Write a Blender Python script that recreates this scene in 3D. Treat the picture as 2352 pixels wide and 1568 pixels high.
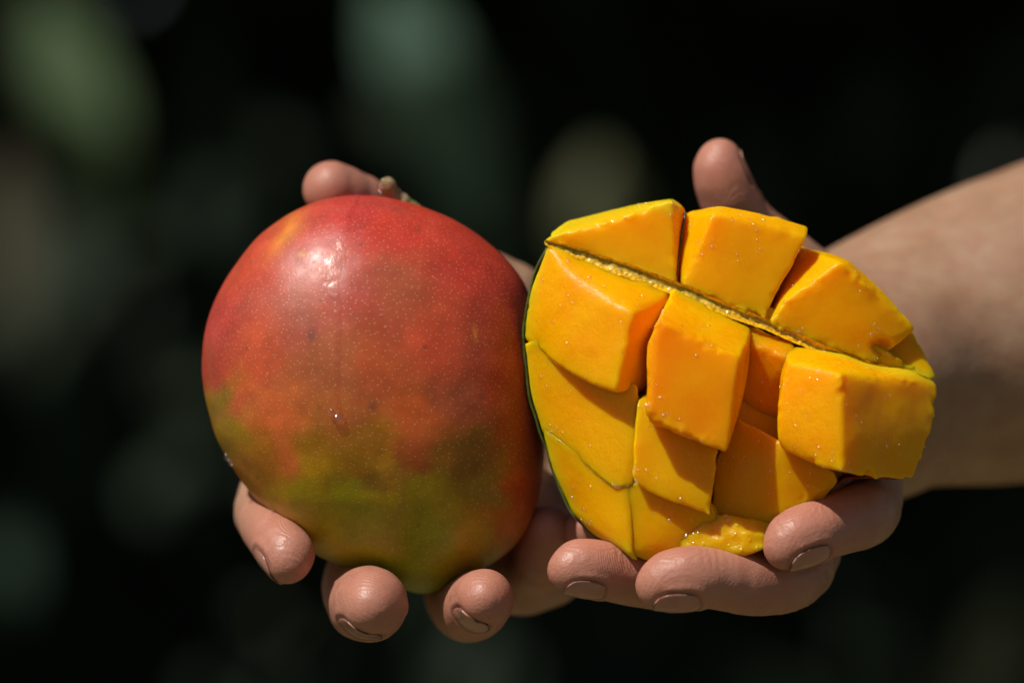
import bpy, bmesh, math, random
import numpy as np
from mathutils import Vector

for _o in list(bpy.data.objects):
    bpy.data.objects.remove(_o)
SC = bpy.context.scene
COL = SC.collection
R = math.radians
random.seed(4)
RNG = np.random.default_rng(11)

# ------------------------------------------------------------------ camera
CAMD = 1.4                                     # metres from the camera to the plane y = 0
cam = bpy.data.cameras.new('camera')
cam.sensor_width = 36
cam.lens = 36 * CAMD / 0.3                     # the frame is 0.30 m wide at y = 0
cam.clip_start = 0.05
cam.clip_end = 200
cam.dof.use_dof = True
cam.dof.focus_distance = CAMD - 0.022
cam.dof.aperture_fstop = cam.lens / 38.0       # a 38 mm entrance pupil
cam_o = bpy.data.objects.new('camera', cam)
COL.objects.link(cam_o)
cam_o.location = (0, -CAMD, 0)
cam_o.rotation_euler = (R(90), 0, 0)
SC.camera = cam_o

# ------------------------------------------------------------------ light
SUN = Vector((-0.43, -0.37, 0.82)).normalized()   # towards the sun
elev = math.asin(SUN.z)
azim = math.atan2(SUN.x, SUN.y)
world = bpy.data.worlds.new('World')
SC.world = world
world.use_nodes = True
wn = world.node_tree.nodes
sky = wn.new('ShaderNodeTexSky')
sky.sky_type = 'NISHITA'
sky.sun_disc = False
sky.sun_elevation = elev
sky.sun_rotation = azim
wn['Background'].inputs['Strength'].default_value = 0.05
world.node_tree.links.new(sky.outputs[0], wn['Background'].inputs['Color'])
sun = bpy.data.lights.new('sun', 'SUN')
sun.energy = 5.0
sun.angle = R(0.53)
sun.color = (1.0, 0.95, 0.88)
sun_o = bpy.data.objects.new('sun', sun)
COL.objects.link(sun_o)
sun_o.location = SUN * 3
sun_o.rotation_euler = (-SUN).to_track_quat('-Z', 'Y').to_euler()

SC.view_settings.view_transform = 'Standard'
SC.view_settings.look = 'None'
SC.view_settings.exposure = -0.33
SC.view_settings.gamma = 1.0
SC.view_settings.use_curve_mapping = False
SC.render.engine = 'CYCLES'
SC.cycles.use_denoising = True
SC.cycles.max_bounces = 8
SC.cycles.diffuse_bounces = 3
SC.cycles.use_adaptive_sampling = True
SC.cycles.adaptive_threshold = 0.02
SC.cycles.transparent_max_bounces = 8

# ------------------------------------------------------------------ helpers
K = 300.0 / 2352.0                             # mm per layout unit at y = 0


def W(x, y, dep):
    """layout position and depth (mm behind y = 0) -> mm in the scene"""
    s = (CAMD * 1000 + dep) / (CAMD * 1000)
    return np.array([(x - 1176) * K * s, dep, (784 - y) * K * s])


def tag(o, label=None, cat=None, group=None, kind=None):
    if label: o['label'] = label
    if cat: o['category'] = cat
    if group: o['group'] = group
    if kind: o['kind'] = kind
    return o


def mesh_obj(name, verts, faces, mat, parent=None, attrs=None, smooth=True, scale=0.001):
    me = bpy.data.meshes.new(name)
    v = np.asarray(verts, dtype=np.float64) * scale
    me.from_pydata(v.tolist(), [], [list(map(int, f)) for f in faces] if not isinstance(faces, np.ndarray) else faces.tolist())
    me.update()
    if smooth:
        me.polygons.foreach_set('use_smooth', np.ones(len(me.polygons), dtype=bool))
    if attrs:
        for an, av in attrs.items():
            av = np.asarray(av, dtype=np.float32)
            if av.ndim == 1:
                a = me.attributes.new(an, 'FLOAT', 'POINT')
                a.data.foreach_set('value', av)
            elif av.shape[1] == 2:
                a = me.attributes.new(an, 'FLOAT_VECTOR', 'POINT')
                a.data.foreach_set('vector', np.c_[av, np.zeros(len(av))].astype(np.float32).ravel())
            else:
                a = me.attributes.new(an, 'FLOAT_COLOR', 'POINT')
                a.data.foreach_set('color', np.c_[av, np.ones(len(av))].astype(np.float32).ravel())
    me.materials.append(mat)
    o = bpy.data.objects.new(name, me)
    COL.objects.link(o)
    if parent: o.parent = parent
    return o


def empty(name, loc_mm, label, cat, group=None):
    o = bpy.data.objects.new(name, None)
    o.empty_display_size = 0.02
    COL.objects.link(o)
    tag(o, label, cat, group)
    return o


_LAT = np.random.default_rng(5).random((64, 64, 64)).astype(np.float32)


def vnoise(p, scale, seed=0):
    """value noise in [-1, 1]; p (...,3) in mm, scale = feature size in mm"""
    q = p / scale + 100.37 + seed * 17.13
    i = np.floor(q).astype(np.int32)
    f = (q - i).astype(np.float32)
    f = f * f * (3 - 2 * f)
    i &= 63
    j = (i + 1) & 63
    r = 0
    for a in (0, 1):
        wx = f[..., 0] if a else 1 - f[..., 0]
        ix = j[..., 0] if a else i[..., 0]
        for b in (0, 1):
            wy = f[..., 1] if b else 1 - f[..., 1]
            iy = j[..., 1] if b else i[..., 1]
            for c in (0, 1):
                wz = f[..., 2] if c else 1 - f[..., 2]
                iz = j[..., 2] if c else i[..., 2]
                r = r + wx * wy * wz * _LAT[ix, iy, iz]
    return r * 2 - 1


def smin(a, b, k):
    h = np.clip(0.5 + 0.5 * (b - a) / k, 0, 1)
    return b + (a - b) * h - k * h * (1 - h)


def smax(a, b, k):
    return -smin(-a, -b, k)


def surface_nets(D, ax):
    """zero surface of D on a rectilinear grid with axes ax -> verts, quads"""
    ins = D < 0
    cs = [s - 1 for s in D.shape]
    any_ = np.zeros(cs, bool)
    all_ = np.ones(cs, bool)
    for a in (0, 1):
        for b in (0, 1):
            for c in (0, 1):
                s = ins[a:a + cs[0], b:b + cs[1], c:c + cs[2]]
                any_ |= s
                all_ &= s
    act = np.argwhere(any_ & ~all_)
    idx = np.full(cs, -1, np.int32)
    idx[tuple(act.T)] = np.arange(len(act))
    acc = np.zeros((len(act), 3), np.float32)
    cnt = np.zeros(len(act), np.float32)
    for d in range(3):
        o1, o2 = [e for e in range(3) if e != d]
        for a in (0, 1):
            for b in (0, 1):
                p0 = act.copy()
                p0[:, o1] += a
                p0[:, o2] += b
                p1 = p0.copy()
                p1[:, d] += 1
                v0 = D[tuple(p0.T)]
                v1 = D[tuple(p1.T)]
                m = (v0 < 0) != (v1 < 0)
                t = v0[m] / (v0[m] - v1[m])
                pp = p0[m].astype(np.float32)
                pp[:, d] += t
                acc[m] += pp
                cnt[m] += 1
    g = acc / cnt[:, None]
    V = np.stack([np.interp(g[:, d], np.arange(len(ax[d])), ax[d]) for d in range(3)], 1)
    quads = []
    for d in range(3):
        o1, o2 = (d + 1) % 3, (d + 2) % 3
        sl0 = [slice(None)] * 3
        sl1 = [slice(None)] * 3
        sl0[d] = slice(0, -1)
        sl1[d] = slice(1, None)
        A = ins[tuple(sl0)]
        B = ins[tuple(sl1)]
        e = np.argwhere(A != B)
        ok = (e[:, o1] > 0) & (e[:, o2] > 0) & (e[:, o1] < D.shape[o1] - 1) & (e[:, o2] < D.shape[o2] - 1)
        e = e[ok]
        fl = A[tuple(e.T)]
        c = []
        for (u, v) in ((-1, -1), (0, -1), (0, 0), (-1, 0)):
            q = e.copy()
            q[:, o1] += u
            q[:, o2] += v
            c.append(idx[tuple(q.T)])
        Q = np.stack(c, 1)
        Q[~fl] = Q[~fl][:, ::-1]
        quads.append(Q)
    Q = np.concatenate(quads)
    Q = Q[(Q >= 0).all(1)]
    return V, Q


def round_cone(P, a, b, r1, r2):
    ba = b - a
    l2 = float(ba @ ba)
    rr = r1 - r2
    a2 = l2 - rr * rr
    il2 = 1.0 / l2
    pa = P - a.astype(np.float32)
    y = pa @ ba.astype(np.float32)
    z = y - l2
    t = pa * np.float32(l2) - y[..., None] * ba.astype(np.float32)
    x2 = (t * t).sum(-1)
    y2 = y * y * l2
    z2 = z * z * l2
    k = np.sign(rr) * rr * rr * x2
    out = (np.sqrt(np.maximum(x2 * a2 * il2, 0)) + y * rr) * il2 - r1
    c1 = np.sign(z) * a2 * z2 > k
    c2 = (~c1) & (np.sign(y) * a2 * y2 < k)
    out = np.where(c1, np.sqrt(x2 + z2) * il2 - r2, out)
    out = np.where(c2, np.sqrt(x2 + y2) * il2 - r1, out)
    return out


class Grid:
    def __init__(self, ax):
        self.ax = [np.asarray(a, np.float32) for a in ax]
        self.shape = tuple(len(a) for a in ax)

    def block(self, lo, hi):
        s = []
        for d in range(3):
            i0 = max(0, int(np.searchsorted(self.ax[d], lo[d])) - 1)
            i1 = min(self.shape[d], int(np.searchsorted(self.ax[d], hi[d])) + 1)
            s.append(slice(i0, max(i1, i0 + 1)))
        return tuple(s)

    def pts(self, s):
        g = np.meshgrid(*[self.ax[d][s[d]] for d in range(3)], indexing='ij')
        return np.stack(g, -1)

    def chain(self, pts, k=2.0, margin=9.0):
        """smooth union of round cones along a polyline of (p, r), inside its own block"""
        A = np.array([p for p, r in pts])
        m = max(r for p, r in pts) + margin
        blk = self.block(A.min(0) - m, A.max(0) + m)
        org = [b.start for b in blk]
        D = np.full(tuple(b.stop - b.start for b in blk), 25.0, np.float32)
        for (p, r1), (q, r2) in zip(pts[:-1], pts[1:]):
            m = max(r1, r2) + margin
            s = self.block(np.minimum(p, q) - m, np.maximum(p, q) + m)
            d = round_cone(self.pts(s), p, q, r1, r2).astype(np.float32)
            l = tuple(slice(max(s[e].start - org[e], 0), s[e].stop - org[e]) for e in range(3))
            D[l] = smin(D[l], d[tuple(slice(d.shape[e] - (D[l].shape[e]), None) for e in range(3))], k)
        return blk, D


def spaced(lo, hi, h, lo2=None, hi2=None, grow=1.08, hmax=3.0):
    """axis with step h inside [lo, hi], coarsening out to lo2 / hi2"""
    mid = list(np.arange(lo, hi, h))
    s, x = h, mid[-1]
    if hi2 is not None:
        while x < hi2:
            s = min(s * grow, hmax)
            x += s
            mid.append(x)
    s, x = h, lo
    pre = []
    if lo2 is not None:
        while x > lo2:
            s = min(s * grow, hmax)
            x -= s
            pre.append(x)
    return np.array(pre[::-1] + mid)


# ------------------------------------------------------------------ materials
def new_mat(name):
    m = bpy.data.materials.new(name)
    m.use_nodes = True
    nt = m.node_tree
    return m, nt, nt.nodes['Principled BSDF']


def nd(nt, typ, **kw):
    n = nt.nodes.new(typ)
    for a, b in kw.items():
        if a in n.inputs.keys():
            n.inputs[a].default_value = b
        else:
            setattr(n, a, b)
    return n


def ramp(nt, src, stops):
    n = nt.nodes.new('ShaderNodeValToRGB')
    cr = n.color_ramp
    while len(cr.elements) > 1:
        cr.elements.remove(cr.elements[-1])
    for i, (p, c) in enumerate(stops):
        e = cr.elements[0] if i == 0 else cr.elements.new(p)
        e.position = p
        e.color = (*c, 1) if len(c) == 3 else c
    nt.links.new(src, n.inputs[0])
    return n.outputs[0]


def mixc(nt, fac, a, b, blend='MIX'):
    n = nt.nodes.new('ShaderNodeMix')
    n.data_type = 'RGBA'
    n.blend_type = blend
    for sock, v in ((n.inputs['Factor'], fac), (n.inputs[6], a), (n.inputs[7], b)):
        if hasattr(v, 'links'):
            nt.links.new(v, sock)
        elif isinstance(v, (int, float)):
            sock.default_value = v
        else:
            sock.default_value = (*v, 1)
    return n.outputs[2]


def math_n(nt, op, a, b=None, c=None):
    n = nt.nodes.new('ShaderNodeMath')
    n.operation = op
    for i, v in enumerate((a, b, c)):
        if v is None: continue
        if hasattr(v, 'links'): nt.links.new(v, n.inputs[i])
        else: n.inputs[i].default_value = v
    return n.outputs[0]


def noise_n(nt, vec, scale, detail=3, rough=0.55, dist=0.0):
    n = nd(nt, 'ShaderNodeTexNoise', Scale=scale, Detail=detail, Roughness=rough, Distortion=dist)
    nt.links.new(vec, n.inputs['Vector'])
    return n.outputs['Fac']


def bump_n(nt, h, strength, dist, normal=None):
    n = nd(nt, 'ShaderNodeBump', Strength=strength, Distance=dist)
    nt.links.new(h, n.inputs['Height'])
    if normal is not None: nt.links.new(normal, n.inputs['Normal'])
    return n.outputs[0]


def attr(nt, name):
    return nd(nt, 'ShaderNodeAttribute', attribute_name=name)


def coords(nt):
    return nt.nodes.new('ShaderNodeTexCoord').outputs['Object']


def skin_material():
    m, nt, p = new_mat('hand_skin')
    co = coords(nt)
    a = attr(nt, 'flush').outputs['Fac']
    dirt = attr(nt, 'dirt').outputs['Fac']
    base = ramp(nt, noise_n(nt, co, 55, 4, 0.6), [(0.3, (0.33, 0.185, 0.105)), (0.5, (0.40, 0.235, 0.14)), (0.7, (0.46, 0.29, 0.18))])
    blot = ramp(nt, noise_n(nt, co, 160, 3, 0.6), [(0.4, (0, 0, 0)), (0.75, (1, 1, 1))])
    base = mixc(nt, math_n(nt, 'MULTIPLY', blot, 0.5), base, (0.38, 0.165, 0.10))
    base = mixc(nt, math_n(nt, 'MULTIPLY', a, 0.8), base, (0.52, 0.20, 0.14))
    base = mixc(nt, math_n(nt, 'MULTIPLY', dirt, 0.85), base, (0.13, 0.045, 0.03))
    nt.links.new(base, p.inputs['Base Color'])
    p.inputs['Subsurface Weight'].default_value = 0.35
    p.inputs['Subsurface Radius'].default_value = (1.0, 0.35, 0.18)
    p.inputs['Subsurface Scale'].default_value = 0.0035
    rr = ramp(nt, noise_n(nt, co, 300, 2), [(0.3, (0.36,) * 3), (0.7, (0.56,) * 3)])
    nt.links.new(rr, p.inputs['Roughness'])
    p.inputs['Specular IOR Level'].default_value = 0.45
    # friction ridges that wrap the finger pads, pores and fine wrinkles
    rid = attr(nt, 'ridge').outputs['Fac']
    rm = attr(nt, 'ridgemask').outputs['Fac']
    wob = math_n(nt, 'MULTIPLY', noise_n(nt, co, 120, 2), 4.0)
    sn = math_n(nt, 'SINE', math_n(nt, 'ADD', math_n(nt, 'MULTIPLY', rid, 9.5), wob))
    sn = math_n(nt, 'MULTIPLY', sn, rm)
    b1 = bump_n(nt, sn, 0.30, 0.00012)
    vor = nd(nt, 'ShaderNodeTexVoronoi', Scale=900.0, feature='DISTANCE_TO_EDGE')
    nt.links.new(co, vor.inputs['Vector'])
    b2 = bump_n(nt, vor.outputs['Distance'], 0.4, 0.00025, b1)
    b3 = bump_n(nt, noise_n(nt, co, 420, 4, 0.65), 0.5, 0.0004, b2)
    nt.links.new(b3, p.inputs['Normal'])
    return m


def nail_material():
    m, nt, p = new_mat('fingernail')
    co = coords(nt)
    e = attr(nt, 'edge').outputs['Fac']
    base = ramp(nt, noise_n(nt, co, 200, 3), [(0.3, (0.43, 0.19, 0.13)), (0.7, (0.51, 0.25, 0.18))])
    base = mixc(nt, math_n(nt, 'MULTIPLY', e, 0.12), base, (0.5, 0.38, 0.27))
    base = mixc(nt, attr(nt, 'dirt').outputs['Fac'], base, (0.06, 0.025, 0.015))
    nt.links.new(base, p.inputs['Base Color'])
    p.inputs['Roughness'].default_value = 0.24
    p.inputs['Subsurface Weight'].default_value = 0.25
    p.inputs['Subsurface Radius'].default_value = (1.0, 0.4, 0.25)
    p.inputs['Subsurface Scale'].default_value = 0.0015
    nt.links.new(bump_n(nt, noise_n(nt, co, 700, 3), 0.15, 0.0002), p.inputs['Normal'])
    return m


def flesh_material(name, wet=0.0):
    m, nt, p = new_mat(name)
    co = coords(nt)
    n1 = noise_n(nt, co, 70, 4, 0.55, 0.4)
    base = ramp(nt, n1, [(0.2, (0.95, 0.33, 0.0002)), (0.5, (0.98, 0.40, 0.0003)), (0.8, (0.99, 0.455, 0.0005))])
    ruddy = attr(nt, 'ruddy').outputs['Fac']  # deeper orange set per piece, on some only at the foremost faces
    base = mixc(nt, ruddy, base, (0.93, 0.25, 0.0002))
    rim = attr(nt, 'rim').outputs['Fac']
    base = mixc(nt, rim, base, (0.74, 0.50, 0.008))
    nt.links.new(base, p.inputs['Base Color'])
    p.inputs['Subsurface Weight'].default_value = 0.9
    p.inputs['Subsurface Radius'].default_value = (1.0, 0.48, 0.05)
    p.inputs['Subsurface Scale'].default_value = 0.011
    p.inputs['Specular IOR Level'].default_value = 0.08
    rr = ramp(nt, noise_n(nt, co, 240, 3), [(0.35, (0.26,) * 3), (0.65, (0.5,) * 3)])
    p.inputs['Coat Weight'].default_value = 0.12 + 0.3 * wet
    p.inputs['Coat Roughness'].default_value = 0.17
    # fibres, juice beads
    mp = nd(nt, 'ShaderNodeMapping')
    mp.inputs['Scale'].default_value = (1, 1.6, 0.35)
    mp.inputs['Rotation'].default_value = (0.3, 0.5, 0.9)
    nt.links.new(co, mp.inputs['Vector'])
    fib = noise_n(nt, mp.outputs[0], 900, 3, 0.6)
    b1 = bump_n(nt, fib, 0.26 + 0.3 * wet, 0.0004)
    b2 = bump_n(nt, noise_n(nt, co, 260, 4, 0.6), 0.22 + 0.3 * wet, 0.0012, b1)
    vor = nd(nt, 'ShaderNodeTexVoronoi', Scale=400.0)
    nt.links.new(co, vor.inputs['Vector'])
    bead = ramp(nt, vor.outputs['Distance'], [(0.0, (1, 1, 1)), (0.16 + 0.2 * wet, (0, 0, 0))])
    gate = ramp(nt, noise_n(nt, co, 130, 2), [(0.50 - 0.15 * wet, (0, 0, 0)), (0.56 - 0.15 * wet, (1, 1, 1))])
    bg = math_n(nt, 'MULTIPLY', bead, gate)
    nt.links.new(mixc(nt, bg, rr, (0.16, 0.16, 0.16)), p.inputs['Roughness'])
    b3 = bump_n(nt, bg, 0.15 + 0.6 * wet, 0.0007, b2)
    nt.links.new(b3, p.inputs['Normal'])
    b4 = bump_n(nt, noise_n(nt, co, 620, 3, 0.6), 0.45, 0.0007, b3)
    nt.links.new(b4, p.inputs['Coat Normal'])
    return m


def peel_material():
    m, nt, p = new_mat('mango_peel')
    co = coords(nt)
    c = attr(nt, 'Col').outputs['Color']
    # mottling
    n = ramp(nt, noise_n(nt, co, 120, 5, 0.65), [(0.3, (0.8,) * 3), (0.7, (1.15,) * 3)])
    c = mixc(nt, 1.0, c, n, 'MULTIPLY')
    blotch = ramp(nt, noise_n(nt, co, 45, 4, 0.6, 0.6), [(0.56, (0, 0, 0)), (0.70, (1, 1, 1))])
    c = mixc(nt, math_n(nt, 'MULTIPLY', blotch, 0.28), c, (0.26, 0.085, 0.05))
    # lenticels: pale dots scattered over the peel
    uv = attr(nt, 'flat').outputs['Vector']
    v = nd(nt, 'ShaderNodeTexVoronoi', Scale=0.53, voronoi_dimensions='2D')
    nt.links.new(uv, v.inputs['Vector'])
    sz = math_n(nt, 'MULTIPLY', noise_n(nt, uv, 1.1, 2), 0.25)
    dot = math_n(nt, 'SUBTRACT', sz, v.outputs['Distance'])
    dot = ramp(nt, math_n(nt, 'MULTIPLY_ADD', dot, 6.0, 0.42), [(0.15, (0, 0, 0)), (0.95, (1, 1, 1))])
    light = mixc(nt, 0.38, c, (0.85, 0.5, 0.24))
    c = mixc(nt, math_n(nt, 'MULTIPLY', dot, math_n(nt, 'MULTIPLY_ADD', noise_n(nt, uv, 0.5, 2), 1.3, 0.15)), c, light)
    # a few dark flecks
    v2 = nd(nt, 'ShaderNodeTexVoronoi', Scale=0.055, voronoi_dimensions='2D')
    nt.links.new(uv, v2.inputs['Vector'])
    fl = ramp(nt, v2.outputs['Distance'], [(0.012, (1, 1, 1)), (0.06, (0, 0, 0))])
    gsep = nt.nodes.new('ShaderNodeSeparateColor')
    nt.links.new(v2.outputs['Color'], gsep.inputs[0])
    fl = math_n(nt, 'MULTIPLY', fl, ramp(nt, gsep.outputs[0], [(0.6, (0, 0, 0)), (0.75, (1, 1, 1))]))
    c = mixc(nt, math_n(nt, 'MULTIPLY', fl, 0.5), c, (0.10, 0.05, 0.04))
    nt.links.new(c, p.inputs['Base Color'])
    p.inputs['Subsurface Weight'].default_value = 0.12
    p.inputs['Subsurface Radius'].default_value = (1, 0.3, 0.1)
    p.inputs['Subsurface Scale'].default_value = 0.002
    rr = ramp(nt, noise_n(nt, co, 150, 4, 0.6), [(0.3, (0.33,) * 3), (0.7, (0.47,) * 3)])
    nt.links.new(rr, p.inputs['Roughness'])
    p.inputs['Specular IOR Level'].default_value = 0.42
    b1 = bump_n(nt, noise_n(nt, co, 900, 3), 0.12, 0.0002)
    b2 = bump_n(nt, noise_n(nt, co, 60, 3), 0.25, 0.0012, b1)
    b3 = bump_n(nt, dot, 0.25, 0.00012, b2)
    nt.links.new(b3, p.inputs['Normal'])
    return m


def simple_peel(name, stops, scale, rough=0.45):
    m, nt, p = new_mat(name)
    co = coords(nt)
    c = attr(nt, 'Col').outputs['Color']
    n = ramp(nt, noise_n(nt, co, scale, 4, 0.6), stops)
    nt.links.new(mixc(nt, 1.0, c, n, 'MULTIPLY'), p.inputs['Base Color'])
    p.inputs['Roughness'].default_value = rough
    nt.links.new(bump_n(nt, noise_n(nt, co, 700, 3), 0.5, 0.0006), p.inputs['Normal'])
    return m


def leaf_material(name, c0, c1):
    m, nt, p = new_mat(name)
    co = coords(nt)
    nt.links.new(ramp(nt, noise_n(nt, co, 6, 3), [(0.3, c0), (0.7, c1)]), p.inputs['Base Color'])
    p.inputs['Roughness'].default_value = 0.75
    p.inputs['Specular IOR Level'].default_value = 0.15
    return m


def stem_material():
    m, nt, p = new_mat('woody_stem')
    co = coords(nt)
    nt.links.new(ramp(nt, noise_n(nt, co, 350, 4, 0.6),
                      [(0.35, (0.24, 0.25, 0.05)), (0.5, (0.30, 0.22, 0.10)), (0.65, (0.34, 0.21, 0.16))]), p.inputs['Base Color'])
    p.inputs['Roughness'].default_value = 0.6
    nt.links.new(bump_n(nt, noise_n(nt, co, 700, 4), 0.6, 0.0008), p.inputs['Normal'])
    return m


M_SKIN = skin_material()
M_NAIL = nail_material()
M_FLESH = flesh_material('mango_flesh')
M_FLESH_WET = flesh_material('mango_flesh_torn', 0.6)
M_PEEL = peel_material()
M_CUTPEEL = simple_peel('cut_mango_peel', [(0.35, (0.7,) * 3), (0.65, (1.25,) * 3)], 300)
M_STEM = stem_material()
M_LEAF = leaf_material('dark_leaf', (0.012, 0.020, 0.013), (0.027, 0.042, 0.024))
M_LEAF_LIT = [leaf_material('dull_leaf', (0.025, 0.05, 0.035), (0.045, 0.075, 0.05)),  # lighter than the crown: part of each sun fleck is put into the colour
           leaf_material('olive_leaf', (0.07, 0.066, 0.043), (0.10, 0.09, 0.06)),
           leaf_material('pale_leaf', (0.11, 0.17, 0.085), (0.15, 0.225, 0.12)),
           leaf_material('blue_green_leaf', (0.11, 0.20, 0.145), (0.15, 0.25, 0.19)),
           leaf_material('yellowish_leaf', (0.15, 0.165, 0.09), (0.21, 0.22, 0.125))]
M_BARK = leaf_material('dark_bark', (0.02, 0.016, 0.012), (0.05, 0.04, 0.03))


# ------------------------------------------------------------------ setting: ground and the shaded trees behind
def ground():
    m, nt, p = new_mat('dry_grass_soil')
    co = coords(nt)
    nt.links.new(ramp(nt, noise_n(nt, co, 2.5, 5), [(0.3, (0.09, 0.085, 0.035)), (0.7, (0.16, 0.135, 0.07))]), p.inputs['Base Color'])  # dry grass and soil colour, varied by noise
    p.inputs['Roughness'].default_value = 0.95
    n = 24
    xs = np.linspace(-40, 40, n)
    V = [(x, y, -1.25 + 0.03 * math.sin(3 * x + y)) for y in xs for x in xs]
    F = [(j * n + i, j * n + i + 1, (j + 1) * n + i + 1, (j + 1) * n + i) for j in range(n - 1) for i in range(n - 1)]
    tag(mesh_obj('ground', V, F, m, scale=1.0), 'dry grass and soil ground far below the hands', 'ground', kind='structure')


ground()


def leaf_mesh(c, d, u, length, width, V, F, fold=0.18):
    """one pointed, folded leaf: c base, d along, u up"""
    d = np.asarray(d, float); d /= np.linalg.norm(d)
    s = np.cross(d, u); s /= (np.linalg.norm(s) + 1e-9)
    n = np.cross(s, d)
    b = 15 * len(V)
    t, w = LEAF_T, LEAF_W * width * 0.5
    o = c + t[:, None] * d * length
    o[:, 2] -= 0.22 * t * t * length
    side = w[:, None] * s
    up = w[:, None] * n * fold
    V.append(np.stack([o - side + up, o, o + side + up], 1).reshape(-1, 3))
    F.append(LEAF_F + b)


LEAF_T = np.array([0.0, 0.25, 0.55, 0.82, 1.0])
LEAF_W = np.array([0.04, 0.8, 1.0, 0.6, 0.02])
LEAF_F = np.array([q for i in range(4) for q in ((3 * i, 3 * i + 1, 3 * i + 4, 3 * i + 3), (3 * i + 1, 3 * i + 2, 3 * i + 5, 3 * i + 4))])


SUNV = np.array(SUN)


def Wm(x, y, dist):
    """layout position at a distance (m) behind y = 0"""
    return W(x, y, dist * 1000) * 0.001


# leaves that catch a sun fleck: x, y, distance, length, width, direction, facing
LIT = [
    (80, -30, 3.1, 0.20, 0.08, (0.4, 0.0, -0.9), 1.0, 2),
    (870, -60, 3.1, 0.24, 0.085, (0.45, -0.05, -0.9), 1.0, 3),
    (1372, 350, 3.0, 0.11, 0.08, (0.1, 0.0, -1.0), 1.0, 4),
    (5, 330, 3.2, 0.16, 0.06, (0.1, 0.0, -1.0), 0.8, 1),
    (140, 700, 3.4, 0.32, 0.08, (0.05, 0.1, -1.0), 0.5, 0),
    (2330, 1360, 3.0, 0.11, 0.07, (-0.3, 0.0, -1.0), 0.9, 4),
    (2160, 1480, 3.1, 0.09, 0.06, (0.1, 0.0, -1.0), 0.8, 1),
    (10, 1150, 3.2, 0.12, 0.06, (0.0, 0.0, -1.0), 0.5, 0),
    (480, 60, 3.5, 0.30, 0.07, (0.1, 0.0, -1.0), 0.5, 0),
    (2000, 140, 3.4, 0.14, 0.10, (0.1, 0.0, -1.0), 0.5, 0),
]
LIT_P = [Wm(a[0], a[1], a[2]) for a in LIT]


LIT_A = np.array(LIT_P)
EYE = np.array([0, -CAMD, 0])


def clear_of_rays(p, rad):  # keeps gaps in the added roof so sun reaches the LIT leaves
    w = p - LIT_A
    t = w @ SUNV
    if ((t > 0.05) & (np.linalg.norm(w - t[:, None] * SUNV, axis=1) < rad)).any():
        return False
    # leaves do not hang in front of the ones that catch the sun
    f = (p[1] + CAMD) / (LIT_A[:, 1] + CAMD)
    e = EYE + (LIT_A - EYE) * f[:, None]
    return not ((p[1] < LIT_A[:, 1]) & (np.linalg.norm(e - p, axis=1) < min(rad, 0.17))).any()


def tree(label, x0, y0, n_low, n_high, seed):
    rg = np.random.default_rng(seed)
    root = empty('leafy_tree', None, label, 'tree', 'shaded trees far behind the hands')
    root.location = (x0, y0, -1.25)
    off = np.array([x0, y0, -1.25])
    # trunk and limbs
    V, F = [], []

    def limb(a, b, r0, r1, n=7):
        d = (b - a) / np.linalg.norm(b - a)
        s = np.cross(d, [0.3, 1, 0.1]); s /= np.linalg.norm(s)
        t = np.cross(d, s)
        base = len(V)
        for k in range(5):
            f = k / 4
            c = a + (b - a) * f + np.array([math.sin(7 * f + a[0]), math.cos(5 * f), 0]) * 0.03 * math.sin(math.pi * f)
            r = r0 + (r1 - r0) * f
            for i in range(n):
                an = 2 * math.pi * i / n
                V.append(c + r * (math.cos(an) * s + math.sin(an) * t))
        for k in range(4):
            for i in range(n):
                F.append((base + k * n + i, base + k * n + (i + 1) % n, base + (k + 1) * n + (i + 1) % n, base + (k + 1) * n + i))
    top = np.array([0.05, 0.2, 2.3])
    limb(np.array([0, 0.5, 0.0]), top, 0.09, 0.06)
    for k in range(6):
        an = k * 1.05 + seed
        limb(top + np.array([0, 0, -0.25 * (k % 3)]), top + np.array([1.1 * math.cos(an), 0.9 * math.sin(an) - 0.4, 0.5 + 0.2 * (k % 2)]), 0.045, 0.015)
    mesh_obj('trunk', V, F, M_BARK, root, scale=1.0)
    # crown: a leafy skirt hanging down behind, and an unseen roof of foliage added to block its sun
    V, F = [], []
    for k in range(n_low):
        p = np.array([rg.uniform(-1.15, 1.15), rg.normal(0.35, 0.25), rg.uniform(0.0, 2.6)])
        if not clear_of_rays(p + off - np.array([0, 0.03, 0.12]), 0.15): continue
        d = rg.normal(0, 0.5, 3) + np.array([0, -0.3, -0.7])
        leaf_mesh(p, d, np.array([rg.normal(0, .4), -1, 0.6]), rg.uniform(0.2, 0.34), rg.uniform(0.07, 0.12), V, F)
    for k in range(n_high):
        p = np.array([rg.uniform(-1.3, 1.3), rg.uniform(-1.95, 1.0), 0])
        p[2] = 2.45 + 0.75 * rg.random() + 0.15 * p[1]
        if not clear_of_rays(p + off, 0.27): continue
        d = rg.normal(0, 1, 3) * np.array([1, 1, 0.4]) + np.array([0, 0, -0.25])
        leaf_mesh(p, d, np.array([rg.normal(0, .3), rg.normal(0, .3), 1]), rg.uniform(0.3, 0.48), rg.uniform(0.12, 0.19), V, F)
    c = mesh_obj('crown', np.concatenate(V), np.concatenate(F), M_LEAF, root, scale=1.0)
    return root


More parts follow.
